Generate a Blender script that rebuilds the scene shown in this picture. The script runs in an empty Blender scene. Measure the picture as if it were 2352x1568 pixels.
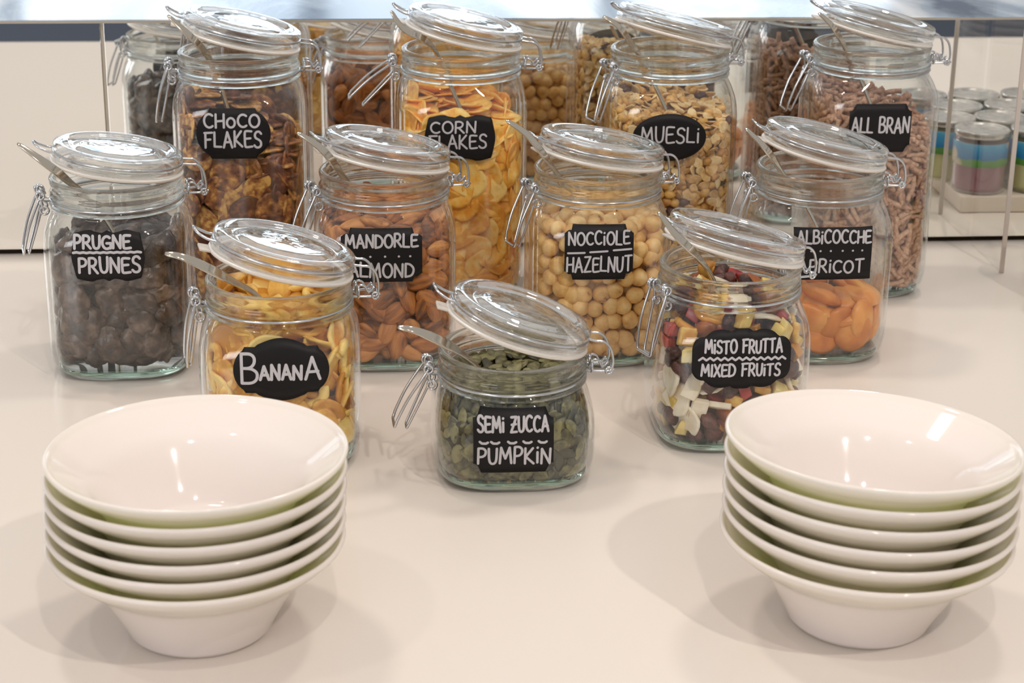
import bpy, math, random
import numpy as np
from mathutils import Vector, Matrix
from math import pi, sin, cos, radians as R

random.seed(7)
rng = np.random.default_rng(11)
SC = bpy.context.scene
COL = SC.collection

# ---------------------------------------------------------------- camera
CF, CTH, CYAW, CROLL, CH = 4412.7, 0.348748, 0.088753, 0.012503, 0.52347
Fv = Vector((sin(CYAW)*cos(CTH), cos(CYAW)*cos(CTH), -sin(CTH)))
Rv = Vector((cos(CYAW), -sin(CYAW), 0))
Uv = Rv.cross(Fv)
R2 = cos(CROLL)*Rv + sin(CROLL)*Uv
U2 = -sin(CROLL)*Rv + cos(CROLL)*Uv
cam = bpy.data.cameras.new('camera'); camo = bpy.data.objects.new('camera', cam); COL.objects.link(camo)
cam.sensor_width = 36.0; cam.lens = CF/2352*36.0
cam.clip_start = 0.02; cam.clip_end = 60
camo.matrix_world = Matrix(((R2.x, U2.x, -Fv.x, 0), (R2.y, U2.y, -Fv.y, 0), (R2.z, U2.z, -Fv.z, CH), (0, 0, 0, 1)))
cam.dof.use_dof = True; cam.dof.focus_distance = 1.36; cam.dof.aperture_fstop = 15
SC.camera = camo

# ---------------------------------------------------------------- world, lamps, exposure
SC.view_settings.view_transform = 'Standard'; SC.view_settings.look = 'None'
SC.view_settings.gamma = 1.0; SC.view_settings.exposure = 0.07
SC.view_settings.use_curve_mapping = False
W = bpy.data.worlds.new('room_light'); SC.world = W; W.use_nodes = True
W.node_tree.nodes['Background'].inputs[0].default_value = (0.62, 0.60, 0.585, 1)
W.node_tree.nodes['Background'].inputs[1].default_value = 0.84
SC.cycles.transparent_max_bounces = 40
SC.cycles.max_bounces = 14
SC.cycles.transmission_bounces = 12
SC.cycles.glossy_bounces = 6
SC.cycles.diffuse_bounces = 6
SC.cycles.adaptive_threshold = 0.02
SC.cycles.sample_clamp_indirect = 4
SC.cycles.blur_glossy = 1.0

LAMPS = [  # x, y, z, radius, power, colour
    (1.05, -0.55, 2.0, 0.032, 14.5, (1.0, 0.92, 0.84)),
    (0.20, -0.25, 2.0, 0.032, 7.0, (1.0, 0.92, 0.84)),
    (-0.9, 0.6, 2.1, 0.040, 3.0, (1.0, 0.90, 0.80)),
    (0.75, 1.75, 2.1, 0.12, 8.5, (1.0, 0.90, 0.80)),
    (-0.45, 1.75, 2.1, 0.12, 8.5, (1.0, 0.90, 0.80)),
]
FFL = bpy.data.lights.new('front_fill_light', 'AREA'); FFL.shape = 'RECTANGLE'; FFL.size = 3.4; FFL.size_y = 1.6; FFL.energy = 95; FFL.color = (.95, .97, 1)  # soft fill added far behind the camera to brighten the bowl sides
fo = bpy.data.objects.new('front_fill_light', FFL); COL.objects.link(fo); fo.location = (-4.7, -4.4, 2.0)
fo.rotation_euler = (Vector((0, 1.2, 0)) - Vector(fo.location)).to_track_quat('-Z', 'Y').to_euler()
for i, (x, y, z, r, p, c) in enumerate(LAMPS):
    L = bpy.data.lights.new('ceiling_spotlight', 'AREA'); L.shape = 'DISK'; L.size = 2*r
    L.energy = p; L.color = c
    lo = bpy.data.objects.new('ceiling_spotlight', L); COL.objects.link(lo)
    lo.location = (x, y, z)
    lo.rotation_euler = (Vector((0.12, 1.25, 0.05)) - Vector((x, y, z))).to_track_quat('-Z', 'Y').to_euler()

# ---------------------------------------------------------------- materials
def lin(c):
    return tuple(((v/255)/12.92 if v <= 10.3 else (((v/255)+0.055)/1.055)**2.4) for v in c) + (1.0,)

def setin(n, **kw):
    for k, v in kw.items():
        n.inputs[k.replace('_', ' ')].default_value = v

def pmat(name, col, rough=0.5, metal=0.0, **kw):
    m = bpy.data.materials.new(name); m.use_nodes = True
    b = m.node_tree.nodes['Principled BSDF']
    b.inputs['Base Color'].default_value = lin(col) if len(col) == 3 else col
    b.inputs['Roughness'].default_value = rough; b.inputs['Metallic'].default_value = metal
    for k, v in kw.items():
        b.inputs[k.replace('_', ' ')].default_value = v
    return m

def nz(m, cols, scale=60, detail=4, pos=None, bump=0.0, bscale=None, rnd=0.0, stretch=None, rough=None, dist=0.0):
    """noise-driven colour ramp over object coordinates, with a per-object random shift"""
    nt = m.node_tree; b = nt.nodes['Principled BSDF']
    tc = nt.nodes.new('ShaderNodeTexCoord'); mp = nt.nodes.new('ShaderNodeMapping')
    if stretch: mp.inputs['Scale'].default_value = stretch
    nt.links.new(tc.outputs['Object'], mp.inputs['Vector'])
    oi = nt.nodes.new('ShaderNodeObjectInfo')
    mul = nt.nodes.new('ShaderNodeMath'); mul.operation = 'MULTIPLY'; mul.inputs[1].default_value = 37.0
    nt.links.new(oi.outputs['Random'], mul.inputs[0])
    nt.links.new(mul.outputs[0], mp.inputs['Location'])
    n = nt.nodes.new('ShaderNodeTexNoise'); setin(n, Scale=scale, Detail=detail, Distortion=dist)
    nt.links.new(mp.outputs[0], n.inputs['Vector'])
    fac = n.outputs['Fac']
    if rnd:
        a = nt.nodes.new('ShaderNodeMath'); a.operation = 'MULTIPLY_ADD'
        a.inputs[1].default_value = rnd; a.inputs[2].default_value = -rnd/2
        nt.links.new(oi.outputs['Random'], a.inputs[0])
        s = nt.nodes.new('ShaderNodeMath'); s.operation = 'ADD'
        nt.links.new(fac, s.inputs[0]); nt.links.new(a.outputs[0], s.inputs[1]); fac = s.outputs[0]
    r = nt.nodes.new('ShaderNodeValToRGB'); e = r.color_ramp.elements
    pos = pos or [0.3 + 0.4*i/(len(cols)-1) for i in range(len(cols))]
    e[0].position = pos[0]; e[0].color = lin(cols[0]); e[1].position = pos[-1]; e[1].color = lin(cols[-1])
    for p, c in list(zip(pos, cols))[1:-1]:
        q = e.new(p); q.color = lin(c)
    nt.links.new(fac, r.inputs[0]); nt.links.new(r.outputs[0], b.inputs['Base Color'])
    if bump:
        n2 = nt.nodes.new('ShaderNodeTexNoise'); setin(n2, Scale=bscale or scale*2, Detail=5)
        nt.links.new(mp.outputs[0], n2.inputs['Vector'])
        bp = nt.nodes.new('ShaderNodeBump'); bp.inputs['Strength'].default_value = bump; bp.inputs['Distance'].default_value = 0.001
        nt.links.new(n2.outputs['Fac'], bp.inputs['Height']); nt.links.new(bp.outputs[0], b.inputs['Normal'])
    return m

def thin_glass(name, tint=(0.975, 0.985, 0.98), scale=1.0, smudge=False):
    """a pane so thin that light goes straight through, with Fresnel reflection"""
    m = bpy.data.materials.new(name); m.use_nodes = True; nt = m.node_tree; nt.nodes.clear()
    out = nt.nodes.new('ShaderNodeOutputMaterial'); mix = nt.nodes.new('ShaderNodeMixShader')
    t = nt.nodes.new('ShaderNodeBsdfTransparent'); t.inputs[0].default_value = (*tint, 1)
    g = nt.nodes.new('ShaderNodeBsdfGlossy'); g.inputs['Roughness'].default_value = 0.012
    g.inputs['Color'].default_value = (0.97, 0.985, 1, 1)
    lw = nt.nodes.new('ShaderNodeLayerWeight'); lw.inputs[0].default_value = 0.5
    pw = nt.nodes.new('ShaderNodeMath'); pw.operation = 'POWER'; pw.inputs[1].default_value = 3.2
    ma = nt.nodes.new('ShaderNodeMath'); ma.operation = 'MULTIPLY_ADD'; ma.inputs[1].default_value = 0.85*scale; ma.inputs[2].default_value = 0.04*scale
    nt.links.new(lw.outputs['Facing'], pw.inputs[0]); nt.links.new(pw.outputs[0], ma.inputs[0])
    nt.links.new(ma.outputs[0], mix.inputs[0]); nt.links.new(t.outputs[0], mix.inputs[1]); nt.links.new(g.outputs[0], mix.inputs[2])
    nt.links.new(mix.outputs[0], out.inputs[0])
    return m

def real_glass(name, col=(0.965, 0.985, 0.975), ior=1.5, rough=0.0, wave=0.0, clear=0.0):
    m = bpy.data.materials.new(name); m.use_nodes = True; nt = m.node_tree; nt.nodes.clear()
    out = nt.nodes.new('ShaderNodeOutputMaterial'); g = nt.nodes.new('ShaderNodeBsdfGlass')
    g.inputs['Color'].default_value = (*col, 1); g.inputs['IOR'].default_value = ior; g.inputs['Roughness'].default_value = rough
    last = g.outputs[0]
    if clear:
        mx = nt.nodes.new('ShaderNodeMixShader'); mx.inputs[0].default_value = clear; t = nt.nodes.new('ShaderNodeBsdfTransparent')
        nt.links.new(g.outputs[0], mx.inputs[1]); nt.links.new(t.outputs[0], mx.inputs[2]); last = mx.outputs[0]
    if wave:
        n = nt.nodes.new('ShaderNodeTexNoise'); n.inputs['Scale'].default_value = 55; n.inputs['Detail'].default_value = 2
        tc = nt.nodes.new('ShaderNodeTexCoord'); bp = nt.nodes.new('ShaderNodeBump'); bp.inputs['Strength'].default_value = wave; bp.inputs['Distance'].default_value = .002
        nt.links.new(tc.outputs['Object'], n.inputs[0]); nt.links.new(n.outputs['Fac'], bp.inputs['Height']); nt.links.new(bp.outputs[0], g.inputs['Normal'])
    nt.links.new(last, out.inputs[0]); return m

M = {}
M['counter'] = pmat('cream_laminate', (238, 228, 215), 0.22, Specular_IOR_Level=0.45)
nz(M['counter'], [(225, 216, 207), (229, 220, 211)], scale=2.0, detail=2)
M['edge'] = pmat('cream_counter_edge', (226, 214, 198), 0.3)
M['dark_gap'] = pmat('dark_joint', (36, 26, 16), 0.7, Specular_IOR_Level=0.1)
M['mirror'] = pmat('mirror_silver', (0.90, 0.90, 0.875, 1), 0.012, 1.0)
M['marble'] = pmat('blue_grey_marble', (120, 135, 150), 0.16, Specular_IOR_Level=0.9)
nz(M['marble'], [(84, 106, 134), (160, 178, 198), (226, 232, 240)], scale=9, detail=8, stretch=(1, .35, 1), dist=1.2, pos=[.36, .5, .64])
M['trim'] = pmat('satin_trim', (198, 190, 175), 0.3, 0.6)
M['floor'] = pmat('slate_carpet', (70, 80, 98), 0.8)
M['wall'] = pmat('cream_wall', (196, 184, 166), 0.8)
M['frame'] = pmat('grey_window_frame', (150, 152, 155), 0.5)
M['sky'] = bpy.data.materials.new('daylight_pane'); M['sky'].use_nodes = True
_n = M['sky'].node_tree; _n.nodes.clear(); _e = _n.nodes.new('ShaderNodeEmission'); _o = _n.nodes.new('ShaderNodeOutputMaterial')
_t = _n.nodes.new('ShaderNodeTexCoord'); _z = _n.nodes.new('ShaderNodeTexNoise'); _z.inputs['Scale'].default_value = 2.2; _z.inputs['Detail'].default_value = 6
_r = _n.nodes.new('ShaderNodeValToRGB'); _q = _r.color_ramp.elements; _q[0].position = .30; _q[0].color = (.22, .34, .48, 1); _q[1].position = .60; _q[1].color = (.86, .94, 1, 1)
_n.links.new(_t.outputs['Object'], _z.inputs['Vector']); _n.links.new(_z.outputs['Fac'], _r.inputs[0]); _n.links.new(_r.outputs[0], _e.inputs[0])
_e.inputs[1].default_value = 2.8; _n.links.new(_e.outputs[0], _o.inputs[0])
M['thin'] = thin_glass('jar_wall_glass')
M['pane'] = thin_glass('divider_glass', (0.985, 0.985, 0.98), .25)
M['glass'] = real_glass('thick_clear_glass', clear=.25)
M['lid_glass'] = real_glass('pressed_lid_glass', (.985, .995, .99), 1.45, .01, .2, .42)
M['base_glass'] = real_glass('thick_base_glass', (0.90, 0.97, 0.94))
M['steel'] = pmat('bright_wire', (205, 207, 210), 0.16, 1.0)
M['spoon'] = pmat('polished_spoon_steel', (200, 192, 178), 0.13, 1.0)
M['gasket'] = pmat('milky_rubber', (232, 224, 214), 0.45, Transmission_Weight=0.35)
M['board'] = pmat('chalkboard_black', (23, 21, 22), 0.5, Specular_IOR_Level=0.22)
M['chalk'] = pmat('chalk_pen_grey', (190, 187, 190), 0.8)
# opal bowl: white glaze over a faintly green translucent body
m = pmat('opal_white', (253, 241, 242), 0.08, Specular_IOR_Level=0.5); nt = m.node_tree
tr = nt.nodes.new('ShaderNodeBsdfTranslucent'); tr.inputs[0].default_value = (0.82, 0.93, 0.50, 1)
mx = nt.nodes.new('ShaderNodeMixShader'); mx.inputs[0].default_value = 0.25
nt.links.new(nt.nodes['Principled BSDF'].outputs[0], mx.inputs[1]); nt.links.new(tr.outputs[0], mx.inputs[2])
nt.links.new(mx.outputs[0], nt.nodes['Material Output'].inputs[0]); M['opal'] = m
# foods
M['hazel'] = nz(pmat('hazelnut_skin', (224, 180, 112), 0.5), [(118, 66, 40), (205, 152, 84), (226, 180, 112), (240, 204, 146)], scale=95, pos=[.30, .36, .52, .7], bump=.3, bscale=300)
M['almond'] = nz(pmat('almond_skin', (186, 112, 60), 0.5), [(112, 62, 28), (184, 112, 54), (216, 148, 82)], scale=230, stretch=(.14, 1, 1), bump=.8, bscale=260, rnd=.3)
M['corn'] = nz(pmat('corn_flake', (250, 186, 76), 0.42), [(236, 158, 50), (252, 192, 84), (255, 218, 132)], scale=130, bump=.7, bscale=260, rnd=.35)
M['choco'] = nz(pmat('cocoa_flake', (120, 66, 30), 0.38), [(92, 48, 30), (150, 92, 56), (188, 126, 66), (230, 180, 104)], scale=180, detail=6, pos=[.34, .5, .6, .72], bump=.8, bscale=240, rnd=.35)
M['oat'] = nz(pmat('rolled_oat', (222, 184, 126), 0.6), [(188, 140, 82), (222, 182, 122), (240, 212, 160)], scale=140, bump=.5, bscale=400, rnd=.4)
M['nut_bit'] = nz(pmat('toasted_cluster', (214, 160, 84), 0.5), [(176, 116, 58), (228, 180, 100)], scale=200, bump=.4, bscale=400, rnd=.4)
M['raisin'] = nz(pmat('raisin_skin', (74, 38, 34), 0.35), [(46, 22, 24), (104, 56, 46)], scale=200, bump=1.0, bscale=350, rnd=.3)
M['bran'] = nz(pmat('bran_stick', (190, 146, 116), 0.65), [(160, 116, 90), (192, 148, 120), (212, 172, 144)], scale=300, bump=.35, bscale=700, rnd=.3)
M['banana'] = nz(pmat('banana_chip', (238, 190, 92), 0.36), [(206, 140, 48), (238, 188, 88), (250, 216, 132)], scale=85, bump=.35, bscale=160, rnd=.45)
M['apricot'] = nz(pmat('dried_apricot', (232, 142, 44), 0.34, Subsurface_Weight=0.25, Subsurface_Radius=(.006, .003, .001), Subsurface_Scale=1.0), [(190, 104, 24), (218, 132, 42), (234, 160, 74)], scale=50, bump=.25, bscale=150, rnd=.3)
M['prune'] = nz(pmat('prune_skin', (66, 54, 48), 0.2), [(34, 20, 15), (72, 53, 43), (122, 100, 86)], scale=120, detail=6, bump=1.0, bscale=230, rnd=.2, pos=[.3, .5, .72])
M['seed'] = nz(pmat('pumpkin_seed', (104, 102, 60), 0.38), [(60, 56, 36), (98, 92, 58), (140, 132, 88)], scale=220, rnd=.6, bump=.2, bscale=300)
M['coconut'] = nz(pmat('coconut_chip', (238, 226, 204), 0.5), [(226, 206, 176), (244, 234, 216)], scale=90, bump=.2)
M['papaya'] = nz(pmat('candied_papaya', (222, 176, 78), 0.3), [(196, 132, 50), (236, 204, 116)], scale=80, bump=.3, rnd=.5)
M['pineapple'] = nz(pmat('candied_pineapple', (232, 208, 130), 0.32), [(216, 180, 92), (244, 226, 164)], scale=80, bump=.3, rnd=.4)
M['berry'] = nz(pmat('red_candied_fruit', (176, 48, 46), 0.28), [(140, 28, 34), (206, 84, 70)], scale=90, bump=.3, rnd=.3)
M['fig'] = nz(pmat('amber_dried_fruit', (150, 80, 32), 0.3), [(110, 50, 20), (190, 110, 50)], scale=90, bump=.5, rnd=.3)

# ---------------------------------------------------------------- helpers
def tag(o, label=None, cat=None, group=None, kind=None):
    if label: o['label'] = label
    if cat: o['category'] = cat
    if group: o['group'] = group
    if kind: o['kind'] = kind
    return o

def mesh(name, V, Fc, mats, smooth=True, mi=None):
    me = bpy.data.meshes.new(name)
    me.from_pydata([tuple(v) for v in V], [], [tuple(int(i) for i in f) for f in Fc])
    for m in (mats if isinstance(mats, (list, tuple)) else [mats]): me.materials.append(M[m] if isinstance(m, str) else m)
    if smooth: me.polygons.foreach_set('use_smooth', [True]*len(me.polygons))
    if mi is not None: me.polygons.foreach_set('material_index', [int(i) for i in mi])
    me.update(); return me

def obj(name, me, parent=None, loc=(0, 0, 0), rot=(0, 0, 0)):
    o = bpy.data.objects.new(name, me); COL.objects.link(o)
    o.location = loc; o.rotation_euler = rot
    if parent: o.parent = parent
    return o

def join(parts):
    V, Fc = [], []
    for v, f in parts:
        k = len(V); V += [tuple(p) for p in v]; Fc += [tuple(i+k for i in q) for q in f]
    return V, Fc

def box(x0, x1, y0, y1, z0, z1):
    V = [(x, y, z) for x in (x0, x1) for y in (y0, y1) for z in (z0, z1)]
    return V, [(0, 1, 3, 2), (4, 6, 7, 5), (0, 4, 5, 1), (2, 3, 7, 6), (0, 2, 6, 4), (1, 5, 7, 3)]

def bevel_box(x0, x1, y0, y1, z0, z1, b):
    """box with chamfered edges"""
    import bmesh
    bm = bmesh.new(); V, Fc = box(x0, x1, y0, y1, z0, z1)
    vs = [bm.verts.new(v) for v in V]
    for f in Fc: bm.faces.new([vs[i] for i in f])
    bmesh.ops.bevel(bm, geom=bm.edges[:], offset=b, segments=2, profile=.6, affect='EDGES')
    bm.verts.index_update()
    out = [v.co[:] for v in bm.verts], [[v.index for v in f.verts] for f in bm.faces]
    bm.free(); return out

def lathe(prof, n=64, close=False):
    """prof: (r, z); r==0 makes a pole"""
    V, Fc, rows = [], [], []
    for r, z in prof:
        if r < 1e-6:
            rows.append([len(V)]*n); V.append((0, 0, z))
        else:
            rows.append(list(range(len(V), len(V)+n)))
            V += [(r*cos(2*pi*k/n), r*sin(2*pi*k/n), z) for k in range(n)]
    pr = list(zip(rows, rows[1:])) + ([(rows[-1], rows[0])] if close else [])
    for a, b in pr:
        for k in range(n):
            q = [a[k], a[(k+1) % n], b[(k+1) % n], b[k]]
            u = list(dict.fromkeys(q))
            if len(u) > 2: Fc.append(tuple(u))
    return V, Fc

def smooth_path(P, k=5, closed=False):
    P = [Vector(p) for p in P]; n = len(P); out = []
    for i in range(n if closed else n-1):
        if closed: a, b, c, d = P[i-1], P[i], P[(i+1) % n], P[(i+2) % n]
        else: a, b, c, d = P[max(i-1, 0)], P[i], P[i+1], P[min(i+2, n-1)]
        for j in range(k):
            t = j/k
            out.append(0.5*((2*b)+(-a+c)*t+(2*a-5*b+4*c-d)*t*t+(-a+3*b-3*c+d)*t**3))
    if not closed: out.append(P[-1])
    return out

def tube(P, r, n=8, closed=False, k=5, sm=True):
    P = smooth_path(P, k, closed) if sm else [Vector(p) for p in P]
    V, Fc = [], []; m = len(P); up = None
    for i, p in enumerate(P):
        t = ((P[(i+1) % m] if closed or i < m-1 else p) - (P[i-1] if closed or i > 0 else p)).normalized()
        if up is None: up = t.orthogonal().normalized()
        up = (up - t*up.dot(t)).normalized(); s = t.cross(up)
        V += [tuple(p + r*(cos(2*pi*j/n)*up + sin(2*pi*j/n)*s)) for j in range(n)]
    for i in range(m if closed else m-1):
        a, b = i*n, ((i+1) % m)*n
        Fc += [(a+j, a+(j+1) % n, b+(j+1) % n, b+j) for j in range(n)]
    if not closed: Fc += [tuple(range(n))[::-1], tuple((m-1)*n+j for j in range(n))]
    return V, Fc

def ring(R_, r, z=0, n=64, k=8, c=(0, 0)):
    return lathe([(R_+r*cos(2*pi*j/k), z+r*sin(2*pi*j/k)) for j in range(k)], n, close=True)

def torus_at(c, R_, r, ax='y', n=20, k=8):
    P = []
    for j in range(n):
        a = 2*pi*j/n
        P.append({'y': (c[0]+R_*cos(a), c[1], c[2]+R_*sin(a)), 'x': (c[0], c[1]+R_*cos(a), c[2]+R_*sin(a)), 'z': (c[0]+R_*cos(a), c[1]+R_*sin(a), c[2])}[ax])
    return tube(P, r, k, closed=True, sm=False)

# ---------------------------------------------------------------- setting
def struct(name, V, Fc, m, parent=None, smooth=False):
    o = obj(name, mesh(name, V, Fc, m, smooth), parent)
    if parent is None: o['kind'] = 'structure'
    return o

MY = 1.6832           # mirror plane
MT = 0.2112           # top of the mirror
struct('floor', *box(-9, 9, -14, 8, -0.95, -0.9), 'floor')
# back wall with a band of windows, far behind the buffet
wy = 7.2
wx = [-4.6+i*1.12 for i in range(7)]      # pane edges
parts = [box(-9, 9, wy, wy+.2, -0.9, 0.25), box(-9, 9, wy, wy+.2, 2.5, 3.2), box(-9, wx[0], wy, wy+.2, .25, 2.5), box(wx[-1], 9, wy, wy+.2, .25, 2.5)]
struct('wall_back', *join(parts), 'wall')
for i in range(len(wx)-1):
    w = struct('window_%d' % (i+1), *join([box(wx[i], wx[i]+.05, wy-.02, wy+.1, .25, 2.5), box(wx[i+1]-.05, wx[i+1], wy-.02, wy+.1, .25, 2.5),
               box(wx[i]+.05, wx[i+1]-.05, wy-.02, wy+.1, .25, .31), box(wx[i]+.05, wx[i+1]-.05, wy-.02, wy+.1, 2.44, 2.5), box(wx[i]+.05, wx[i+1]-.05, wy-.02, wy+.1, 1.35, 1.42)]), 'frame')
    struct('pane', *box(wx[i]+.05, wx[i+1]-.05, wy+.03, wy+.05, .31, 1.35), 'sky', w)
    struct('pane', *box(wx[i]+.05, wx[i+1]-.05, wy+.03, wy+.05, 1.42, 2.44), 'sky', w)

# counter
ct = bpy.data.objects.new('buffet_counter', None); COL.objects.link(ct)
tag(ct, 'cream white buffet counter with a smooth glossy top under all the jars and bowls', 'counter')
obj('countertop', mesh('countertop', *bevel_box(-1.6, 1.9, 0.695, 2.3, -0.04, 0.0, .003), 'counter', False), ct)
obj('cabinet_body', mesh('cabinet_body', *box(-1.55, 1.85, 0.72, 2.25, -0.898, -0.0402), 'edge', False), ct)

# mirror riser
rs = bpy.data.objects.new('mirror_riser', None); COL.objects.link(rs); rs.location = (0, MY, 0)
tag(rs, 'long low mirror-fronted riser with a blue-grey marble top standing behind the jars', 'riser')
obj('backing_board', mesh('backing_board', *box(-1.5, 1.8, .0045, .36, .0005, MT), 'dark_gap', False), rs)
for x0, x1 in ((-1.5, -.2125), (-.2095, 1.8)):
    obj('mirror_panel', mesh('mirror_panel', *bevel_box(x0, x1, 0, .004, .0056, MT-.0005, .0004), 'mirror', False), rs)
obj('seam_strip', mesh('seam_strip', *box(-.2124, -.2096, .001, .0038, .0056, MT-.001), 'trim', False), rs)
obj('marble_top', mesh('marble_top', *bevel_box(-1.5, 1.8, -.006, .37, MT+.0002, MT+.0022, .0006), 'marble', False), rs)
obj('front_trim', mesh('front_trim', *box(-1.5, 1.8, -.0075, -.0061, MT-.0006, MT+.0016), 'trim', False), rs)

# glass divider at right
gd = bpy.data.objects.new('glass_divider', None); COL.objects.link(gd); gd.location = (.5794, 1.59, 0)
tag(gd, 'upright clear glass divider pane beside the bran jar with a pale polished edge', 'divider')
obj('pane', mesh('pane', *box(-.0016, .0016, .0012, .085, .0003, .30), 'pane', False), gd)
obj('edge_strip', mesh('edge_strip', *box(-.0019, .0019, -.001, .001, .0003, .30), pmat('pale_edge', (196, 184, 174), .35), False), gd)

# ---------------------------------------------------------------- jar geometry
def keys(hb):
    return [(0, .0455, 3.0), (.0022, .0480, 3.2), (.006, .0508, 3.5), (.012, .0530, 3.8), (.020, .0540, 4.0), (hb-.034, .0540, 4.0),
            (hb-.026, .0537, 3.7), (hb-.019, .0527, 3.2), (hb-.013, .0510, 2.6), (hb-.0085, .0490, 2.2), (hb-.005, .0478, 2.0), (hb+.02, .0478, 2.0)]

def prof_at(z, hb):
    K = keys(hb)
    z = np.asarray(z, float)
    zs = [k[0] for k in K]
    return np.interp(z, zs, [k[1] for k in K]), np.interp(z, zs, [k[2] for k in K])

def se_dir(a, n):
    c, s = cos(a), sin(a)
    return 1.0/((abs(c)**n + abs(s)**n)**(1.0/n))

WALL = .0034
def body_mesh(hb, n=72):
    V, Fc, rows = [], [], []
    zo = [0, .0022, .006, .012, .020, .04, hb-.034, hb-.026, hb-.019, hb-.013, hb-.0085, hb-.005]
    zo = sorted(set([z for z in zo]))
    rings = [(z, 0.) for z in zo] + [(max(z, .0072), WALL) for z in reversed(zo) if z > .003]
    V.append((0, 0, 0)); first = 0
    for z, w in rings:
        a, e = prof_at(z, hb); a = float(a)-w; e = float(e)
        rows.append(list(range(len(V), len(V)+n)))
        V += [(a*se_dir(2*pi*k/n, e)*cos(2*pi*k/n), a*se_dir(2*pi*k/n, e)*sin(2*pi*k/n), z) for k in range(n)]
    V.append((0, 0, .0072)); last = len(V)-1
    Fc += [(first, rows[0][(k+1) % n], rows[0][k]) for k in range(n)]
    for a, b in zip(rows, rows[1:]):
        Fc += [(a[k], a[(k+1) % n], b[(k+1) % n], b[k]) for k in range(n)]
    Fc += [(rows[-1][k], rows[-1][(k+1) % n], last) for k in range(n)]
    return V, Fc

def base_mesh(n=72):
    V, Fc, rows = [], [], []
    V.append((0, 0, .0004))
    for z, d in ((.0004, .004), (.0012, .0016), (.003, .0008), (.0058, .0014), (.0068, .004)):
        a, e = prof_at(z, .13); a = float(a)-d; e = float(e)
        rows.append(list(range(len(V), len(V)+n)))
        V += [(a*se_dir(2*pi*k/n, e)*cos(2*pi*k/n), a*se_dir(2*pi*k/n, e)*sin(2*pi*k/n), z) for k in range(n)]
    V.append((0, 0, .0062))
    Fc += [(0, rows[0][(k+1) % n], rows[0][k]) for k in range(n)]
    for a, b in zip(rows, rows[1:]):
        Fc += [(a[k], a[(k+1) % n], b[(k+1) % n], b[k]) for k in range(n)]
    Fc += [(rows[-1][k], rows[-1][(k+1) % n], len(V)-1) for k in range(n)]
    return V, Fc

# collar: solid glass ring, z relative to the wire band (z=0)
collar_prof = [(.0440, -.0052), (.0476, -.0052), (.0494, -.0048), (.0500, -.0036), (.0494, -.0022), (.0482, -.0012), (.0480, .0006),
               (.0482, .0020), (.0493, .0030), (.0497, .0046), (.0488, .0062), (.0480, .0080), (.0484, .0110), (.0492, .0132),
               (.0493, .0150), (.0486, .0163), (.0470, .0168), (.0450, .0164), (.0438, .0152), (.0434, .0120), (.0434, .0020), (.0437, -.0035)]
ME = {}
ME['collar'] = mesh('collar', *lathe(collar_prof, 80, close=True), 'glass')
ME['base'] = mesh('jar_base', *base_mesh(), 'base_glass')
def dense(prof, k=3):
    P = smooth_path([(r, 0, z) for r, z in prof], k)
    return [(max(p.x, 0), p.z) for p in P]
lid_top = [(0, .0128), (.014, .0127), (.027, .0122), (.0305, .0112), (.0325, .0101), (.0350, .0099), (.0372, .0108), (.0390, .0124), (.0420, .0132),
           (.0450, .0130), (.0474, .0118), (.0480, .0098), (.0476, .0078), (.0464, .0068), (.0464, .0056), (.0478, .0050), (.0487, .0038), (.0486, .0016), (.0476, .0002)]
lid_bot = [(.0430, 0), (.0415, -.0045), (.0398, -.0056), (.0375, -.0050), (.0362, -.0012), (.0335, .0034), (.026, .0062), (.013, .0072), (0, .0074)]
lp = dense(lid_top) + dense(lid_bot)
lp[0] = (0, lp[0][1]); lp[-1] = (0, lp[-1][1])
ME['lid'] = mesh('lid', *lathe(lp, 96), 'lid_glass')
ME['gasket'] = mesh('gasket', *join([lathe([(.0425, -.0008), (.0488, -.0006), (.0494, -.0016), (.0488, -.0028), (.0430, -.0034), (.0418, -.0022)], 72, close=True),
                    bevel_box(-.0560, -.0470, -.0070, .0070, -.0028, -.0009, .0008)]), 'gasket')
WR = .00085
ME['lid_wire'] = mesh('lid_wire', *ring(.0474, WR, .0062), 'steel')
ME['latch_eye'] = mesh('latch_eye', *join([tube([(-.0462, .0085, .0062), (-.052, .0082, .0066), (-.0585, .0066, .0088), (-.0615, .0030, .0108), (-.0615, -.0030, .0108), (-.0585, -.0066, .0088), (-.052, -.0082, .0066), (-.0462, -.0085, .0062)], WR*1.1)]), 'steel')
ME['band'] = mesh('band_wire', *join([ring(.0490, WR*1.15, 0), tube([(-.049, .004, 0), (-.0545, .0055, .0010), (-.0575, .006, .0045), (-.0572, .006, .0085), (-.054, .0058, .0092), (-.0525, .0052, .006)], WR), tube([(-.049, -.004, 0), (-.0545, -.0055, .0010), (-.0575, -.006, .0045), (-.0572, -.006, .0085), (-.054, -.0058, .0092), (-.0525, -.0052, .006)], WR),
                    tube([(-.0565, -.011, .0068), (-.0565, .011, .0068)], WR, sm=False)]), 'steel')

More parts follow.
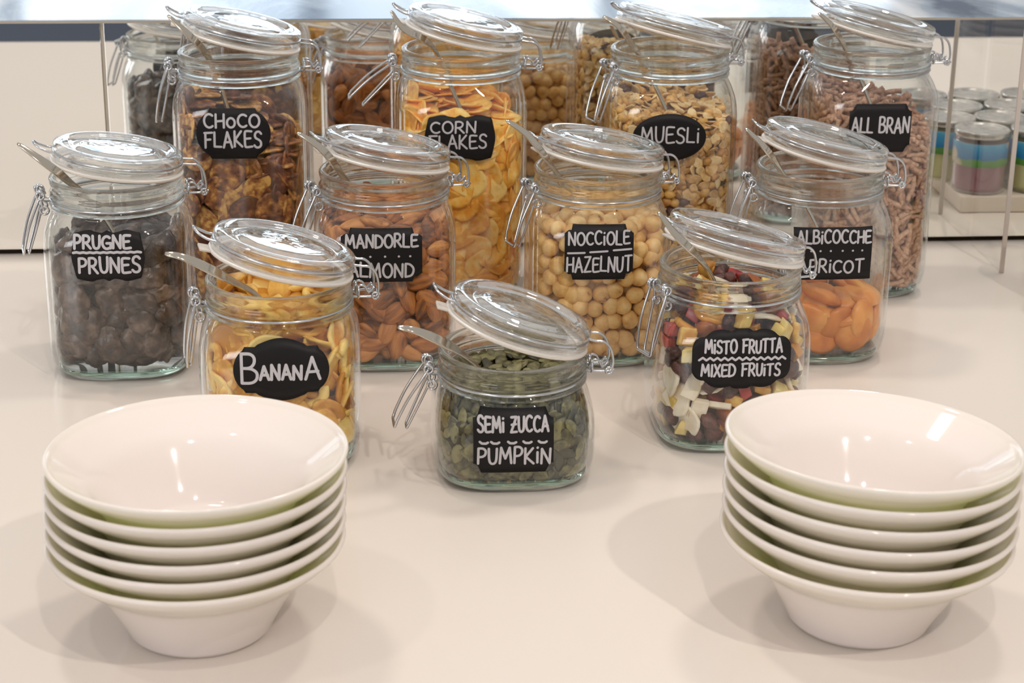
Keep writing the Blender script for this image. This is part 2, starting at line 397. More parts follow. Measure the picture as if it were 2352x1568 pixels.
def lever_mesh(ang, bail):
    """clip lever: long bent-wire loop hanging from the coils at the left of the neck"""
    c, s = cos(ang), sin(ang)
    def T(l, y, o=0):      # l along lever, o outward
        return (-.0565 - l*s - o*c, y, .0060 - l*c + o*s)
    Ln = .047
    h = [(0, .0100, 0), (.006, .0106, .0004), (.024, .0104, .0018), (.040, .0096, .0010), (Ln-.002, .0090, .0002), (Ln-.0003, .0082, 0), (Ln, .0060, 0)]
    P1 = [T(a, b, d) for a, b, d in h] + [T(a, -b, d) for a, b, d in reversed(h)]
    parts = [tube(P1, WR*1.15)]
    for y in (.0105, -.0105):
        parts.append(torus_at((-.0565, y, .0060), .0028, WR*1.1, 'y')); parts.append(torus_at((-.0565, y*.82, .0060), .0028, WR*1.1, 'y'))
    # bail (inner loop) hooking round the lever
    b = ang*bail
    cb, sb = cos(b), sin(b)
    def Tb(l, y, o=0): return (-.0555 - l*sb + o*cb, y, -.004 - l*cb - o*sb)
    parts.append(tube([Tb(0, .0072), Tb(.012, .0072), Tb(.026, .0060), Tb(.0350, .0050), Tb(.0370, .0040), Tb(.0372, 0), Tb(.0370, -.0040), Tb(.0350, -.0050), Tb(.026, -.0060), Tb(.012, -.0072), Tb(0, -.0072)], WR))
    for y in (.0074, -.0074):
        parts.append(torus_at((-.0540, y, -.0062), .0030, WR*1.05, 'y'))
        parts.append(tube([(-.0565, y, .0060), (-.0555, y, -.002), (-.0540, y, -.0062)], WR))
    return join(parts)

def hinge_mesh(al):
    """double-wire hinge: from the lid wire at right, out, down and back to the band lug"""
    px, pz = .0500, .0165            # lid pivot point in band coordinates
    def L(x, z):                     # lid-frame point to band frame
        x0, z0 = x-.0490, z
        return (px + x0*cos(al) + z0*sin(al), pz - x0*sin(al) + z0*cos(al))
    parts = []
    for s in (1, -1):
        a = L(.0466, .0062); b = L(.0520, .0064)
        y = .0085*s
        parts.append(tube([(a[0], y, a[1]), (b[0], y, b[1]), (b[0]+.0055, y, b[1]-.0010), (b[0]+.0100, y, b[1]-.0060), (b[0]+.0118, y, b[1]-.0150), (.0655, y, .0016), (.0640, y, -.0002)], WR*1.1))
        parts.append(tube([(.0488, y*.7, 0), (.0545, y*.85, 0), (.0640, y*.95, 0), (.0668, y*.6, .0006), (.0668, y*.2, .0006)], WR*1.05))
        parts.append(torus_at((.0640, y, .0004), .0022, WR, 'y'))
        parts.append(tube([(.0530, y*.6, .0000), (.0536, y*.6, .0070), (.0575, y*.6, .0062), (.0600, y*.6, .0020), (.0640, y*.6, .0055)], WR))
        parts.append(torus_at((.0525, y*.62, .0030), .0040, WR, 'x'))
    parts.append(tube([(.0668, -.0088, .0006), (.0668, .0088, .0006)], WR*1.05, sm=False))
    return join(parts)

# ---------------------------------------------------------------- lettering
def arc(cx, cy, rx, ry, a0, a1, n=12):
    return [(cx+rx*cos(R(a0+(a1-a0)*i/n)), cy+ry*sin(R(a0+(a1-a0)*i/n))) for i in range(n+1)]
G = {
    'A': (.9, [[(0, 0), (.42, 1), (.9, 0)], [(.12, .34), (.78, .36)]]),
    'B': (.8, [[(0, 0), (0, 1)], [(0, 1), (.45, 1), (.66, .88), (.64, .68), (.42, .54), (.05, .52)], [(.05, .52), (.5, .5), (.78, .36), (.76, .14), (.5, .01), (0, 0)]]),
    'C': (.85, [arc(.5, .5, .5, .5, 50, 310)]),
    'D': (.85, [[(0, 0), (.03, 1)], [(.03, 1), (.45, .95), (.8, .7), (.84, .4), (.6, .1), (0, 0)]]),
    'E': (.75, [[(.75, .98), (.2, 1), (.04, .9), (.02, .5), (.04, .1), (.2, 0), (.8, .04)], [(.05, .52), (.62, .55)]]),
    'F': (.75, [[(.05, 0), (.08, .97)], [(-.02, .97), (.8, 1)], [(.08, .52), (.6, .55)]]),
    'G': (.9, [arc(.5, .5, .5, .5, 50, 300), [(.48, .45), (.95, .45), (.9, .05), (.75, .07)]]),
    'H': (.8, [[(0, 0), (.02, 1)], [(.78, 0), (.8, 1)], [(.02, .48), (.78, .52)]]),
    'I': (.15, [[(.08, 0), (.08, 1)]]),
    'i': (.18, [[(.08, 0), (.08, .66)], [(.08, .93), (.1, .95)]]),
    'K': (.8, [[(0, 0), (.02, 1)], [(.72, 1), (.06, .45), (.8, 0)]]),
    'L': (.7, [[(.03, 1), (0, .02), (.7, 0)]]),
    'M': (1.1, [[(0, 0), (.12, 1), (.52, .3), (.92, 1), (1.08, 0)]]),
    'N': (.85, [[(0, 0), (.04, 1), (.78, 0), (.84, 1)]]),
    'O': (.95, [arc(.48, .48, .48, .5, 80, 440, 18)]),
    'o': (.8, [arc(.4, .36, .38, .38, 80, 440, 16)]),
    'P': (.72, [[(0, 0), (.03, 1)], [(.03, 1), (.45, 1), (.7, .85), (.66, .6), (.4, .46), (.03, .44)]]),
    'R': (.8, [[(0, 0), (.03, 1)], [(.03, 1), (.45, 1), (.68, .84), (.62, .6), (.4, .48), (.05, .46)], [(.28, .47), (.8, 0)]]),
    'S': (.75, [[(.75, .86), (.55, .99), (.25, .97), (.08, .8), (.16, .6), (.45, .5), (.68, .36), (.7, .14), (.48, .01), (.18, .02), (0, .14)]]),
    'T': (.85, [[(.42, 0), (.42, 1)], [(0, .97), (.85, 1)]]),
    'U': (.75, [[(0, 1), (.02, .4), (.12, .1), (.36, 0), (.62, .1), (.72, .4), (.75, 1)]]),
    'X': (.8, [[(0, 0), (.78, 1)], [(.02, 1), (.8, 0)]]),
    'Z': (.8, [[(.05, .98), (.75, 1), (0, 0), (.8, .03)]]),
    'z': (.8, [[(.05, .98), (.75, 1), (0, 0), (.8, .03)], [(.1, .5), (.68, .54)]]),
    ' ': (.45, []),
}
SMOOTH = set('BCDEGOoPRSU')

def text_strokes(text, x0, x1, y0, y1, wob=.04):
    """strokes of a word fitted into x0..x1, y0 (bottom)..y1 (top)"""
    gap = .28; wtot = sum(G[c][0] for c in text) + gap*(len(text)-1)
    k = (x1-x0)/wtot; x = x0; out = []
    for c in text:
        w, st = G[c]
        dy = random.uniform(-wob, wob)*(y1-y0); sy = 1+random.uniform(-.06, .06)
        for s in st:
            P = [(x+px*k, y0+dy+py*(y1-y0)*sy) for px, py in s]
            if c in SMOOTH and len(P) > 4 and len(P) < 13:
                P = [(q.x, q.y) for q in smooth_path([(a, b, 0) for a, b in P], 3)]
            out.append(P)
        x += (w+gap)*k
    return out

def on_jar(u, v, hb, off):
    """label coordinates (metres from the middle of the front face) to jar surface"""
    a, n = prof_at(v, hb); a = float(a); n = float(n)
    # walk the superellipse from the front
    x = u
    for _ in range(2):
        xx = min(abs(x)/a, .985)
        y = -a*(1-xx**n)**(1/n)
        x = u*(1-.04*(abs(u)/a)**3)
    # outward normal
    gx = math.copysign((min(abs(x)/a, .99))**(n-1), x); gy = -(abs(y)/a)**(n-1)
    l = math.hypot(gx, gy)
    return (x+gx/l*off, y+gy/l*off, v)

def lettering_mesh(strokes, hb, u0, z0, W_, H_, pen):
    V, Fc = [], []
    def P3(p): return on_jar(u0+p[0]*W_/2, z0+p[1]*H_/2, hb, .00085 + len(Fc)*4e-7)
    for S in strokes:
        pts = []
        for a, b in zip(S, S[1:]):
            d = math.hypot((b[0]-a[0])*W_/2, (b[1]-a[1])*H_/2); k = max(1, int(d/.0025))
            pts += [(a[0]+(b[0]-a[0])*i/k, a[1]+(b[1]-a[1])*i/k) for i in range(k)]
        pts.append(S[-1])
        rr = pen/2
        for a, b in zip(pts, pts[1:]):
            dx, dy = (b[0]-a[0])*W_/2, (b[1]-a[1])*H_/2; l = math.hypot(dx, dy) or 1
            nx, ny = -dy/l*rr/(W_/2), dx/l*rr/(H_/2)
            i = len(V); V += [P3((a[0]+nx, a[1]+ny)), P3((a[0]-nx, a[1]-ny)), P3((b[0]-nx, b[1]-ny)), P3((b[0]+nx, b[1]+ny))]
            Fc.append((i, i+1, i+2, i+3))
        for p in pts[::1]:
            i = len(V); V += [P3((p[0]+rr*cos(j*pi/4)/(W_/2), p[1]+rr*sin(j*pi/4)/(H_/2))) for j in range(8)]
            Fc.append(tuple(range(i, i+8)))
    return V, Fc

# label outlines: half height t(|u|), 0..1
def t_ellipse(u): return math.sqrt(max(0, 1-u*u))
def t_rect(u): return 1.0
def t_concave(u):
    d = 1-u; r = .17
    return 1.0 if d > r else 1-.30*math.sqrt(max(0, 1-(d/r)**2))
def t_notch(u):
    return 1.0 if u < .80 else (.80 if u < .88 else .80-(u-.88)/.12*.12)
def t_bracket(u):
    if u < .14: return .90+.10*(1-u/.14)
    if u < .86: return .90+.10*max(0, sin((u-.14)/.72*pi))**1.5*(1 if u > .4 else .7)
    if u < .95: return .90-.45*((u-.86)/.09)**2
    return .45*max(0, 1-((u-.95)/.05))**.6+.02
def t_plaque(u):
    if u < .60: return 1.0
    return .93*math.sqrt(max(0, 1-((u-.42)/.58)**2))
def t_ornate(u):
    if u < .50: return .80+.20*cos(u/.5*pi/2)
    if u < .78: return .74-.04*(u-.5)
    return .72*math.sqrt(max(0, 1-((u-.60)/.40)**2))
def t_cloud(u):
    b = 0
    for c, r, h in ((0, .30, .62), (.42, .34, .55), (.78, .22, .30), (.5, .5, 0)):
        if abs(u-c) < r: b = max(b, h+.42*math.sqrt(1-((u-c)/r)**2))
    return min(b, 1)
def label_mesh(tf, hb, u0, z0, W_, H_, nu=44, nv=6):
    V, Fc = [], []
    us = [-cos(pi*i/nu) for i in range(nu+1)]
    for off in (.0007, .0001):
        for u in us:
            t = max(tf(min(abs(u), 1.0)), .02)
            for j in range(nv+1):
                v = (-1+2*j/nv)*t
                V.append(on_jar(u0+u*W_/2, z0+v*H_/2, hb, off))
    m = nv+1; k = (nu+1)*m
    for i in range(nu):
        for j in range(nv):
            q = (i*m+j, (i+1)*m+j, (i+1)*m+j+1, i*m+j+1)
            Fc.append(q); Fc.append(tuple(k+x for x in q[::-1]))
        Fc.append((i*m, k+i*m, k+(i+1)*m, (i+1)*m)); Fc.append((i*m+nv, (i+1)*m+nv, k+(i+1)*m+nv, k+i*m+nv))
    Fc.append(tuple(list(range(m))+list(range(k+nv, k-1, -1)))[::-1]); b = nu*m
    Fc.append(tuple(list(range(b, b+m))+list(range(k+b+nv, k+b-1, -1))))
    return V, Fc

def dots(xs, y): return [[(x, y), (x+.004, y)] for x in xs]
HBS, HB2, HBM, HBL = .0684, .1072, .1314, .1945
# key: position, band height, lid tilt, lever angle, label (shape, u0, z0, w, h, pen, strokes), words
JARS = {
 'choco': dict(p=(-.0870, 1.5557), hb=HBL, tilt=12.5, lev=14, rot=4, lab=(t_plaque, -.0033, .1547, .0589, .0406), pen=.0020,
    txt=[('CHoCO', -.77, .70, .27, .79), ('FLAKES', -.77, .74, -.53, .08)], what='cocoa flakes', where='at the left end of the back row'),
 'corn': dict(p=(.0939, 1.5623), hb=HBL, tilt=12.7, lev=50, rot=0, lab=(t_bracket, -.0038, .1479, .0572, .0377), pen=.0017,
    txt=[('CORN', -.82, .44, .24, .72), ('FLAKES', -.86, .74, -.45, .13)], what='orange corn flakes', where='in the back row'),
 'muesli': dict(p=(.2665, 1.5568), hb=HBL, tilt=14.8, lev=19, rot=20, lab=(t_ellipse, -.0068, .1482, .0602, .0390), pen=.0017,
    txt=[('MUESLi', -.76, .80, -.22, .42)], what='muesli', where='in the back row'),
 'bran': dict(p=(.4406, 1.5710), hb=HBL, tilt=13, lev=22, rot=4, lab=(t_concave, -.0034, .1508, .0520, .0404), pen=.0019,
    txt=[('ALL BRAN', -.90, .93, -.18, .42)], what='brown bran sticks', where='at the right end of the back row'),
 'prune': dict(p=(-.1728, 1.4088), hb=HBM, tilt=8.2, lev=18, rot=12, lab=(t_bracket, -.0026, .1003, .0528, .0378), pen=.0022,
    txt=[('PRUGNE', -.90, .62, .32, .82), ('PRUNES', -.80, .86, -.66, -.06)], what='black prunes', where='at the left end of the middle row'),
 'almond': dict(p=(.0269, 1.4162), hb=HBM, tilt=10.6, lev=20, rot=18, lab=(t_notch, -.0034, .0956, .0602, .0408), pen=.0019,
    txt=[('MANDORLE', -.88, .88, .32, .78), ('ALMOND', -.80, .78, -.80, -.28)], what='brown almonds', where='in the middle row'),
 'hazel': dict(p=(.1906, 1.4175), hb=HBM, tilt=9.8, lev=20, rot=18, lab=(t_notch, -.0047, .0953, .0519, .0423), pen=.0017,
    txt=[('NOCCiOLE', -.88, .87, .30, .76), ('HAZELNUT', -.92, .95, -.70, -.16)], what='hazelnuts', where='in the middle row'),
 'apricot': dict(p=(.3631, 1.4141), hb=HBM, tilt=12.6, lev=16, rot=4, lab=(t_rect, .0001, .0927, .0606, .0406), pen=.0018,
    txt=[('ALBiCOCCHE', -.90, .95, .42, .88), ('APRiCOT', -.84, .80, -.72, -.24)], what='orange dried apricots', where='at the right end of the middle row'),
 'banana': dict(p=(-.0477, 1.2314), hb=HB2, tilt=14, lev=9, rot=10, lab=(t_ornate, .0019, .0764, .0625, .0418), pen=.0022,
    txt=[('B', -.82, -.50, -.40, .52), ('ANAN', -.44, .42, -.30, .16), ('A', .50, .80, -.32, .40)], what='yellow banana chips', where='at the left of the front row'),
 'mixed': dict(p=(.2617, 1.2475), hb=HB2, tilt=14.5, lev=13, rot=22, lab=(t_cloud, 0, .0721, .0678, .0420), pen=.0017,
    txt=[('MiSTO FRUTTA', -.74, .80, .22, .64), ('MIXED FRUiTS', -.80, .78, -.56, -.16)], what='mixed dried fruit', where='at the right of the front row'),
 'pumpkin': dict(p=(.1063, 1.1916), hb=HBS, tilt=18, lev=29, rot=2, lab=(t_concave, -.0032, .0392, .0521, .0426), pen=.0018,
    txt=[('SEMi zUCCA', -.88, .86, .32, .76), ('PUMPKiN', -.88, .92, -.70, -.20)], what='green pumpkin seeds', where='shortest and nearest, alone at the front'),
}
EXTRA = {
 'prune': [[(x/20*1.84-.94, .15+.05*abs(sin(x*pi/2.0+.4))-.02) for x in range(0, 21)]],
 'almond': dots([-.66, -.28, .08, .42, .70], -.03),
 'hazel': [[(-.90, -.02), (-.42, .0)], [(-.26, .02), (.24, .05)], [(.42, .08), (.93, .12)]],
 'apricot': dots([-.80, -.55, -.32, -.06, .24, .50, .74], .12),
 'pumpkin': [[(x, .02), (x+.05, -.03), (x+.15, -.035), (x+.2, .0)] for x in (-.84, -.56, -.14, .24, .62)],
 'mixed': [[(-.86+.0725*i, .02+(.05 if i % 2 else -.04)) for i in range(25)]],
}
for K_ in ('S', HBS), ('2', HB2), ('M', HBM), ('L', HBL):
    ME['body%.4f' % K_[1]] = mesh('jar_body', *body_mesh(K_[1]), 'thin')

def spoon_mesh(P, tip_w, el, sk, ys=(-.041, -.042, -.031, -.018), drop=0):
    """handle path P (x,z) in a near-vertical plane, ending in the buried bowl of the spoon"""
    P = [(x+(y+.036)*sk, z-(y+.036)*el) for (x, z), y in zip(P, ys)]; y0 = ys[-1]
    P[1] = (P[1][0]-drop*.5, P[1][1]-drop)
    pts = [(x, y, z) for (x, z), y in zip(P, ys)]
    ex, ez = P[-1]; px_, pz_ = P[-2]
    d = Vector((ex-px_, 0, ez-pz_)).normalized()
    zend = .022
    k = (ez-zend)
    pts += [(ex+d.x*k*.30, y0+.003, ez-k*.35), (ex+d.x*k*.42, y0+.006, ez-k*.65), (ex+d.x*k*.48, y0+.009, zend+.012), (ex+d.x*k*.5, y0+.010, zend)]
    path = smooth_path(pts, 6); m = len(path)
    S = [0]
    for a, b in zip(path, path[1:]): S.append(S[-1]+(b-a).length)
    Lt = S[-1]; V, Fc = [], []; n = 12
    for i, p in enumerate(path):
        t = (path[min(i+1, m-1)]-path[max(i-1, 0)]).normalized()
        inpl = Vector((t.z, 0, -t.x)); wd = (inpl*.62 + Vector((0, -1, 0))*.78).normalized(); wd = (wd-t*wd.dot(t)).normalized()
        th = t.cross(wd)
        s = S[i]
        w = np.interp(s, [0, .002, .010, .024, .038, .056, Lt-.040, Lt-.030, Lt-.016, Lt-.004, Lt], [.0012, .0024, .0032, .0046, .0048, .0030, .0020, .0080, .0125, .0080, .0010])*tip_w
        h = np.interp(s, [0, .004, .03, Lt-.035, Lt], [.0008, .0012, .0014, .0012, .0005])
        for j in range(n):
            a = 2*pi*j/n
            V.append(tuple(p + wd*(w*.8*cos(a)) + th*(h*sin(a) - .0010*cos(a)**2*(w/.005))))
    for i in range(m-1):
        a, b = i*n, (i+1)*n
        Fc += [(a+j, a+(j+1) % n, b+(j+1) % n, b+j) for j in range(n)]
    Fc += [tuple(range(n))[::-1], tuple((m-1)*n+j for j in range(n))]
    return V, Fc

SPOON = {
 'pumpkin': [(-.0763, .1124), (-.0638, .1093), (-.0415, .0976), (-.0246, .0823)],
 'banana': [(-.0705, .1513), (-.0568, .1475), (-.0323, .1339), (-.0118, .1201)],
 'mixed': [(-.0577, .1705), (-.0433, .1604), (-.0276, .1359), (-.018, .1204)],
 'prune': [(-.0641, .1805), (-.0434, .1674), (-.029, .151), (-.0129, .135)],
 'almond': [(-.0636, .1849), (-.0458, .1717), (-.0302, .15), (-.0209, .1349)],
 'hazel': [(-.0739, .1924), (-.057, .1798), (-.037, .153), (-.0251, .1343)],
 'apricot': [(-.068, .1858), (-.0513, .1689), (-.0368, .1486), (-.0261, .1366)],
 'choco': [(-.0519, .2456), (-.034, .2321), (-.0213, .2113), (-.0151, .1948)],
 'corn': [(-.0579, .2475), (-.0434, .2416), (-.0279, .2212), (-.0157, .1982)],
 'muesli': [(-.0614, .2434), (-.0488, .2349), (-.0359, .218), (-.0246, .2002)],
 'bran': [(-.0567, .2429), (-.0444, .2315), (-.033, .2142), (-.0226, .1961)],
}
SIZEWORD = {HBS: 'short', HB2: 'medium', HBM: 'tall', HBL: 'tallest size'}
LABWORD = {'choco': 'CHOCO FLAKES', 'corn': 'CORN FLAKES', 'muesli': 'MUESLI', 'bran': 'bran', 'prune': 'PRUGNE', 'almond': 'MANDORLE', 'hazel': 'NOCCIOLE', 'apricot': 'ALBICOCCHE', 'banana': 'BANANA', 'mixed': 'MISTO FRUTTA', 'pumpkin': 'SEMI ZUCCA'}
for key, J in JARS.items():
    x, y = J['p']; hb = J['hb']; al = R(J['tilt'])
    jar = bpy.data.objects.new('glass_jar', None); COL.objects.link(jar); jar.location = (x, y, .0002)
    tag(jar, 'glass jar of %s %s' % (J['what'], J['where']), 'jar', 'clip-top glass jars on the counter')
    obj('jar_body', ME['body%.4f' % hb], jar)
    obj('jar_base', ME['base'], jar)
    obj('collar', ME['collar'], jar, (0, 0, hb))
    rz = R(J['rot'])
    obj('band_wire', ME['band'], jar, (0, 0, hb), (0, 0, rz))
    obj('lever', mesh('lever', *lever_mesh(R(J['lev']), random.uniform(.8, 1.05)), 'steel'), jar, (0, 0, hb), (0, 0, rz))
    obj('hinge', mesh('hinge', *hinge_mesh(al), 'steel'), jar, (0, 0, hb), (0, 0, rz))
    # lid: rotate about the hinge point (x=.049 in lid frame)
    lid = obj('lid', ME['lid'], jar)
    lid.matrix_local = Matrix.Rotation(rz, 4, 'Z') @ Matrix.Translation((.0500, 0, hb+(.0176 if hb > .12 else .0165))) @ Matrix.Rotation(al, 4, 'Y') @ Matrix.Translation((-.0490, 0, 0))
    obj('gasket', ME['gasket'], lid); obj('lid_wire', ME['lid_wire'], lid); obj('latch_eye', ME['latch_eye'], lid)
    tf, u0, z0, w_, h_ = J['lab']
    lb = obj('label', mesh('label', *label_mesh(tf, hb, u0, z0, w_, h_), 'board', True), jar)
    lb['label'] = 'black chalkboard sticker reading %s' % LABWORD[key] if key != 'bran' else 'black chalkboard sticker with two grey words'
    st = []
    for t_, a, b, c, d in J['txt']: st += text_strokes(t_, a, b, c, d)
    st += EXTRA.get(key, [])
    obj('lettering', mesh('lettering', *lettering_mesh(st, hb, u0, z0, w_, h_, J['pen']*.9), 'chalk', False), lb)
    sp = obj('spoon', mesh('spoon', *spoon_mesh(SPOON[key], 1.0, (.52-hb)/y, x/y, (-.041, -.042, -.031, -.018) if key in ('choco', 'corn', 'prune', 'mixed', 'muesli', 'pumpkin', 'banana') else (-.040, -.038, -.0185 if key == 'apricot' else -.0245, -.015), {'choco': .003, 'corn': .009, 'prune': .0025, 'mixed': .0055}.get(key, 0)), 'spoon'), None, (x, y, 0))
    tag(sp, 'steel spoon with its handle leaning out of the %s jar' % J['what'], 'spoon', 'spoons in the jars')

# ---------------------------------------------------------------- food pieces (variants)
def sphere_pts(nu=12, nv=8):
    V = [(0, 0, 1)]
    for j in range(1, nv):
        a = pi*j/nv
        V += [(sin(a)*cos(2*pi*i/nu), sin(a)*sin(2*pi*i/nu), cos(a)) for i in range(nu)]
    V.append((0, 0, -1)); Fc = [(0, 1+i, 1+(i+1) % nu) for i in range(nu)]
    for j in range(nv-2):
        a, b = 1+j*nu, 1+(j+1)*nu
        Fc += [(a+i, b+i, b+(i+1) % nu, a+(i+1) % nu) for i in range(nu)]
    a = 1+(nv-2)*nu; Fc += [(a+i, len(V)-1, a+(i+1) % nu) for i in range(nu)]
    return np.array(V), Fc

def lumpy(V, amp, f, seed):
    r = np.random.default_rng(seed); out = np.zeros(len(V))
    for _ in range(5):
        d = r.normal(size=3); d /= np.linalg.norm(d)
        out += np.sin(V@d*f*r.uniform(.6, 1.5)+r.uniform(0, 6.3))
    return V*(1+amp*out/5)[:, None]

def v_ellipsoid(rx, ry, rz, amp=.08, f=3, seed=0, nu=12, nv=8, sharp=0.0):
    V, Fc = sphere_pts(nu, nv); V = lumpy(V, amp, f, seed)
    if sharp:   # pointed at +x
        k = np.clip((V[:, 0]+.2)/1.2, 0, 1); V[:, 1] *= 1-sharp*k**1.5; V[:, 2] *= 1-sharp*.8*k**1.5
    return V*np.array([rx, ry, rz]), Fc

def v_flake(r, th, curl, seed, wav=.12, na=16):
    """thin curled disc with ragged rim"""
    q = np.random.default_rng(seed); ph = q.uniform(0, 6.3, 4); V = []; rr = [0, .5, .85, 1.0]
    cd = q.uniform(0, pi); el = q.uniform(.75, 1.0)
    def surf(x, y):
        u = x*cos(cd)+y*sin(cd); v = -x*sin(cd)+y*cos(cd)
        return curl*(u*u/(r*r))*r + .35*curl*r*sin(v/r*2.5+ph[0]) + .12*curl*r*sin(u/r*6+ph[1])*sin(v/r*5+ph[2])
    rows = []
    for side in (1, -1):
        for k, f in enumerate(rr):
            row = []
            for i in range(na):
                a = 2*pi*i/na
                rad = r*f*(1+wav*(sin(2*a+ph[0])*.5+sin(3*a+ph[1])*.5+sin(5*a+ph[2])*.4))
                x, y = rad*cos(a), rad*sin(a)*el
                t = th/2*(1 if f < .95 else .45)
                if f == 0 and i: row.append(row[0]); continue
                row.append(len(V)); V.append((x, y, surf(x, y)+side*t))
            rows.append(row)
    Fc = []
    def band(A, B, flip):
        for i in range(na):
            qd = [A[i], A[(i+1) % na], B[(i+1) % na], B[i]]
            u = list(dict.fromkeys(qd))
            if len(u) > 2: Fc.append(tuple(u if flip else u[::-1]))
    for k in range(3):
        band(rows[k], rows[k+1], False); band(rows[4+k], rows[5+k], True)
    band(rows[3], rows[7], False)
    return np.array(V), Fc

def v_stick(L, r, bend, seed):
    q = np.random.default_rng(seed); P = []
    k = q.uniform(-1, 1); 
    for i in range(5):
        t = i/4-.5; P.append((t*L, bend*L*(t*t*2-.2)*(1 if k > 0 else -1), .15*bend*L*sin(t*6+k)))
    V, Fc = tube(P, r, 7, sm=True, k=2)
    V = np.array(V); V = V + q.normal(size=V.shape)*r*.035
    return V, Fc

def v_chunk(a, b, c, seed, amp=.12):
    V, Fc = bevel_box(-a/2, a/2, -b/2, b/2, -c/2, c/2, min(a, b, c)*.18); V = np.array(V)
    q = np.random.default_rng(seed); J = q.normal(size=(3, 3))*amp
    return V@(np.eye(3)+J) + 0, Fc

def v_ring(r, th, seed):
    """folded, horseshoe shaped slice"""
    q = np.random.default_rng(seed); P = []
    for i in range(9):
        a = -2.3+4.6*i/8; P.append((r*cos(a), r*sin(a), .25*r*sin(a*1.5+q.uniform(0, 1))))
    V, Fc = tube(P, th, 8, k=2); V = np.array(V); V[:, 2] *= .8
    return V, Fc

def variants(key):
    o = []
    def add(name, mat, VF, w=1.0): o.append((name, mat, np.array(VF[0], float), VF[1], w))
    if key == 'hazel':
        for s in range(5): add('hazelnut', 'hazel', v_ellipsoid(.0073+.0002*s, .0071, .0068, .05, 2.5, s, 14, 10, sharp=.16))
    elif key == 'almond':
        for s in range(5): add('almond', 'almond', v_ellipsoid(.0122+.0005*(s % 3), .0076, .0044, .05, 3, s, 14, 9, sharp=.42))
    elif key == 'corn':
        for s in range(6): add('corn_flake', 'corn', v_flake(.0132+.0016*(s % 3), .0016, .08+.05*(s % 3), s, .10, 18))
    elif key == 'choco':
        for s in range(6): add('cocoa_flake', 'choco', v_flake(.0142+.001*(s % 3), .0024, .05+.04*(s % 3), 20+s, .05, 18))
    elif key == 'banana':
        for s in range(5): add('banana_chip', 'banana', v_flake(.0135+.001*(s % 3), .0034, .18+.08*(s % 3), 40+s, .07))
        add('banana_chip', 'banana', v_ring(.010, .0038, 3), .6); add('banana_chip', 'banana', v_ring(.009, .0034, 4), .5)
    elif key == 'apricot':
        for s in range(4): add('dried_apricot', 'apricot', v_ellipsoid(.0175, .0155, .0062, .09, 2.2, 60+s, 18, 10))
    elif key == 'prune':
        for s in range(5): add('prune', 'prune', v_ellipsoid(.0165, .0120, .0072, .24, 7.5, 70+s, 24, 14))
    elif key == 'pumpkin':
        for s in range(5): add('pumpkin_seed', 'seed', v_ellipsoid(.0078, .0046, .0013, .04, 2, 80+s, 12, 6, sharp=.35))
    elif key == 'muesli':
        for s in range(4): add('oat_flake', 'oat', v_flake(.0048+.0006*(s % 2), .0012, .22, 90+s, .14, 10), 1.6)
        for s in range(3): add('muesli_cluster', 'nut_bit', v_ellipsoid(.0050, .0038, .0030, .2, 4, 95+s, 9, 6), 1.1)
        add('raisin', 'raisin', v_ellipsoid(.0055, .0038, .0030, .22, 7, 99, 12, 8), .35)
    elif key == 'bran':
        for s in range(6): add('bran_stick', 'bran', v_stick(.016+.0025*(s % 3), .0022, .06+.05*(s % 3), 110+s))
    elif key == 'mixed':
        add('raisin', 'raisin', v_ellipsoid(.0085, .0060, .0048, .2, 6, 120, 14, 9), 1.5)
        add('raisin', 'raisin', v_ellipsoid(.0070, .0055, .0042, .22, 6, 121, 14, 9), 1.3)
        add('coconut_chip', 'coconut', v_flake(.0120, .0032, .22, 122, .16), 1.1)
        add('coconut_chip', 'coconut', v_chunk(.019, .0105, .0045, 123), 1.0)
        add('papaya_cube', 'papaya', v_chunk(.012, .011, .009, 124, .05), .9)
        add('papaya_cube', 'papaya', v_chunk(.015, .009, .008, 125, .1), .6)
        add('pineapple_piece', 'pineapple', v_chunk(.015, .013, .0075, 126, .14), .8)
        add('red_fruit_piece', 'berry', v_chunk(.012, .010, .008, 127, .1), .9)
        add('amber_fruit', 'fig', v_ellipsoid(.0110, .0080, .0055, .12, 4, 128, 14, 9), 1.0)
        add('banana_slice', 'banana', v_ring(.0085, .0034, 129), .9)
    return o

